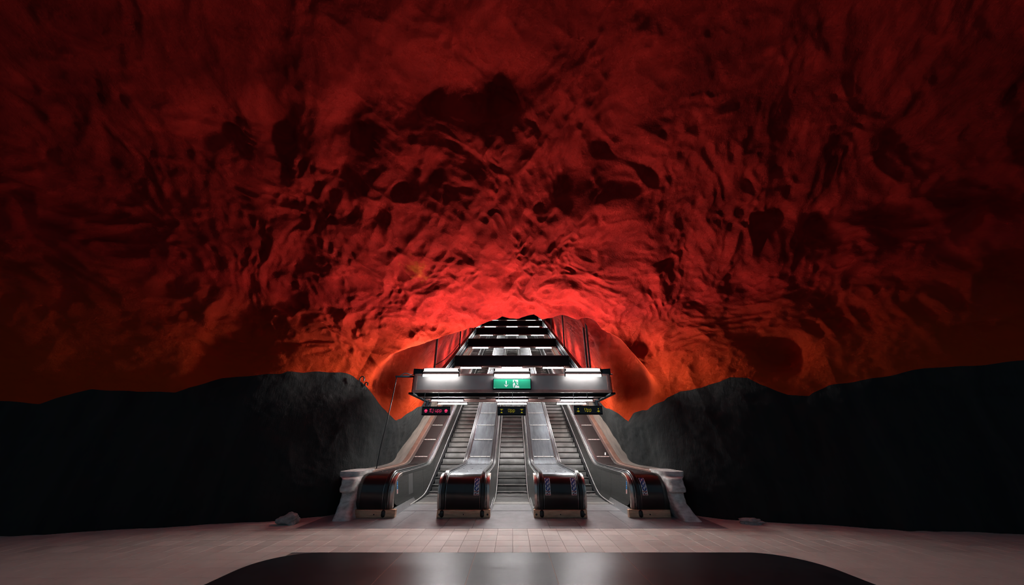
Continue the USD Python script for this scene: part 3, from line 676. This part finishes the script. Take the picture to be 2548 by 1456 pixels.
for sg, w, ys in ((-1, 'left', (12.0, 17.3, 22.4)), (1, 'right', (11.9, 12.35, 17.3, 22.4, 27.3))):
    for j, y in enumerate(ys):
        z = -3.66 + .577 * y + .65; x = sg * 3.18
        h = thing('hanger_rod', RODS[sg][j], 'rod', (x, y, z))
        obj('rod', tube((0, 0, 0), (0, 0, 3.6), .045, 10), dark_steel, h, 40)
        obj('foot_plate', bx(-.09, .09, -.09, .09, -.0, .02, .004), dark_steel, h, 20)
zz = lambda y: -3.66 + .577 * y
obj('slack_cable', sweep_pts([(-3.2, 12.0, 4.55), (-3.22, 13.8, 5.28), (-3.22, 15.6, 6.2), (-3.2, 17.3, 7.25)], .016, 6), soffit_black, None, 40, label='thin dark cable running between the left hanger rods', cat='cable')

# bracket arm at the portal's left end and the long cable hanging from it
ba = thing('bracket_arm', 'dark steel bracket arm from the portal left end to the rock', 'bracket')
obj('arm_bar', bx(-3.78, -3.08, PY + .18, PY + .24, PZ1 - .055, PZ1 + .0, .006), black_paint, ba, 20)
obj('bent_strap', sweep_pts([(-3.62, PY + .2, PZ1 + .0), (-3.52, PY + .2, PZ1 + .075), (-3.44, PY + .2, PZ1 + .08), (-3.3, PY + .2, PZ1 + .03), (-3.14, PY + .2, PZ1 + .03)], .014, 8), black_paint, ba, 40)
obj('hanging_cable', sweep_pts([(-3.74, PY + .21, PZ1 - .05), (-3.78, PY + .2, 2.9), (-3.80, PY + .1, 2.2), (-3.81, PY - .05, 1.5), (-3.82, PY - .1, .92)], .014, 8), rubber, None, 40, label='long thin black cable hanging from the bracket arm to the left ledge', cat='cable')
obj('cable_stub', sweep_pts([(2.98, PY + .1, PZ1 + .0), (3.1, PY + .1, PZ1 - .02), (3.2, PY + .1, PZ1 + .03), (3.24, PY + .1, PZ1 + .02)], .016, 8), rubber, None, 40, label='short bent black cable end at the portal right corner', cat='cable')
for i, (x, y, z, r, lab) in enumerate(((-4.62, 9.15, 3.42, .07, 'larger bent black wire loop on the left rock edge'), (-4.56, 9.35, 3.30, .05, 'smaller bent black wire loop on the left rock edge'))):
    a = np.linspace(-.6, 3.8, 18)
    obj('wire_loop', sweep_pts(np.stack([x + r * np.cos(a), np.full(18, y), z + r * 1.3 * np.sin(a)], 1), .018, 8), dark_steel, None, 50, label=lab, cat='wire')

# ------------------------------------------------------------------ exit sign
ex = thing('exit_sign', 'green lit exit sign with white arrow and running figure', 'sign', (0, PY - .10, 3.31))
obj('case', bx(-.60, .60, 0, .10, -.165, .165, .01), black_paint, ex, 20)
obj('green_face', bx(-.575, .575, -.006, 0, -.145, .145), exit_green, ex, False)
hw = .575
arrow = union_all([sbox(-.0165, -.02, .0165, .095), Polygon([(-.062, -.012), (-.062, -.035), (0, -.105), (.062, -.035), (.062, -.012), (.03, -.045), (.0165, -.036), (-.0165, -.036), (-.03, -.045)])])
obj('arrow', extr(affinity.translate(arrow, -.18, 0), .003, front(-.006)), exit_white, ex, False, label='white arrow pointing down')
door = union_all([Polygon([(-.085, .125), (.075, .125), (.075, -.02), (.095, -.07), (.10, -.125), (-.03, -.125), (-.075, -.12), (-.085, -.06)])])
man = union_all([Point(-.035, .096).buffer(.019), LineString([(-.028, .068), (.01, -.005)]).buffer(.026), LineString([(-.03, .06), (-.072, .038), (-.086, .005)]).buffer(.010), LineString([(-.012, .062), (.042, .052), (.062, .018)]).buffer(.010),
                 LineString([(.008, -.01), (-.025, -.06), (-.045, -.11)]).buffer(.014), LineString([(.012, -.012), (.045, -.045), (.10, -.05)]).buffer(.013)])
steps_ = Polygon([(.0, -.125), (.0, -.095), (.03, -.095), (.03, -.075), (.06, -.075), (.06, -.06), (.10, -.06), (.115, -.125)])
obj('running_figure', extr(affinity.translate(union_all([door.difference(man), steps_.difference(man)]), .115, 0), .003, front(-.006)), exit_white, ex, False, label='white doorway cut out around a running figure')
obj('maker_mark', bx(-.565, -.515, -.008, -.006, -.14, -.128), exit_white, ex, False)
for x in (-.33, .33): obj('hanger', tube((x, .05, .165), (x, .05, .24), .008, 8), steel, ex, 40)

# ------------------------------------------------------------------ hanging dot-matrix signs
FONT = {'E': ['#####', '#....', '#....', '####.', '#....', '#....', '#####', '.....', '.....'],
        'j': ['..#', '...', '..#', '..#', '..#', '..#', '..#', '#.#', '.#.'],
        'u': ['.....', '.....', '#...#', '#...#', '#...#', '#...#', '.####', '.....', '.....'],
        'U': ['#...#', '#...#', '#...#', '#...#', '#...#', '#...#', '.###.', '.....', '.....'],
        'p': ['.....', '.....', '####.', '#...#', '#...#', '#...#', '####.', '#....', '#....'],
        ' ': ['..'] * 9}
def glyph(ch, x, pitch, skip):
    ms = []
    for r, line in enumerate(FONT[ch]):
        if r in skip: continue
        for c, on in enumerate(line):
            if on == '#': ms.append(bx(x + c * pitch, x + (c + .92) * pitch, -.003, 0, (4 - r - .5 * (r > 4)) * pitch, (4.92 - r - .5 * (r > 4)) * pitch))
    return cat(*ms), len(FONT[ch][0])
def led_sign(label, x, y, z, text, mat, symbol, name, W=.86, Hh=.245):
    sgn = thing('display_sign', label, 'sign', (x, y, z), 'dot matrix signs hanging below the portal')
    obj('case', bx(-W / 2, W / 2, 0, .12, -Hh / 2, Hh / 2, .008), black_paint, sgn, 20)
    obj('screen', bx(-W / 2 + .015, W / 2 - .015, -.004, 0, -Hh / 2 + .03, Hh / 2 - .02), drum_black, sgn, False)
    obj('top_edge', bx(-W / 2, W / 2, -.006, .12, Hh / 2, Hh / 2 + .008), dark_steel, sgn, False)
    pitch = .0122; wid = sum(len(FONT[c][0]) + 1 for c in text) * pitch; px = -wid / 2
    for ch in text:
        if ch != ' ':
            m, n = glyph(ch, px, pitch, (4,)); m.apply_translation((0, -.004, .0)); obj('letter', m, mat, sgn, False)
        px += (len(FONT[ch][0]) + 1) * pitch
    for sx in (-.305, .305):
        obj(name, extr(affinity.translate(affinity.scale(symbol, .88, .88, origin=(0, 0)), sx, 0), .003, front(-.004)), mat, sgn, False)
    for sx in (-W / 2 + .03, .02): obj('hanger', tube((sx, .06, Hh / 2), (sx, .06, PZ0 - .0 - z), .009, 8), dark_steel, sgn, 40)
c = Point(0, 0).buffer(.054)
noentry = c.difference(sbox(-.1, -.026, .1, -.010))
tee = union_all([sbox(-.011, .012, .011, .06), Polygon([(-.05, .062), (.05, .062), (.05, .04), (.03, .048), (-.03, .048), (-.05, .04)]), Polygon([(-.042, -.066), (.042, -.066), (.0, -.022)])])
rise = union_all([sbox(-.013, .028, .013, .066), Polygon([(-.052, -.052), (-.034, -.018), (0, -.002), (.034, -.018), (.052, -.052), (.018, -.036), (.01, -.036), (.01, -.066), (-.01, -.066), (-.01, -.036), (-.018, -.036)])])
led_sign('black hanging sign reading Ej upp in pink dots', -2.30, 9.34, 2.50, 'Ej upp', led_pink, noentry, 'no_entry_symbol')
led_sign('black hanging sign reading Upp in yellow dots over the middle escalator', -.01, 9.34, 2.50, 'Upp', led_yellow, tee, 'arrow_symbol')
led_sign('black hanging sign reading Upp in yellow dots nearest the right rock wall', 2.31, 9.34, 2.52, 'Upp', led_yellow, rise, 'arrow_symbol')
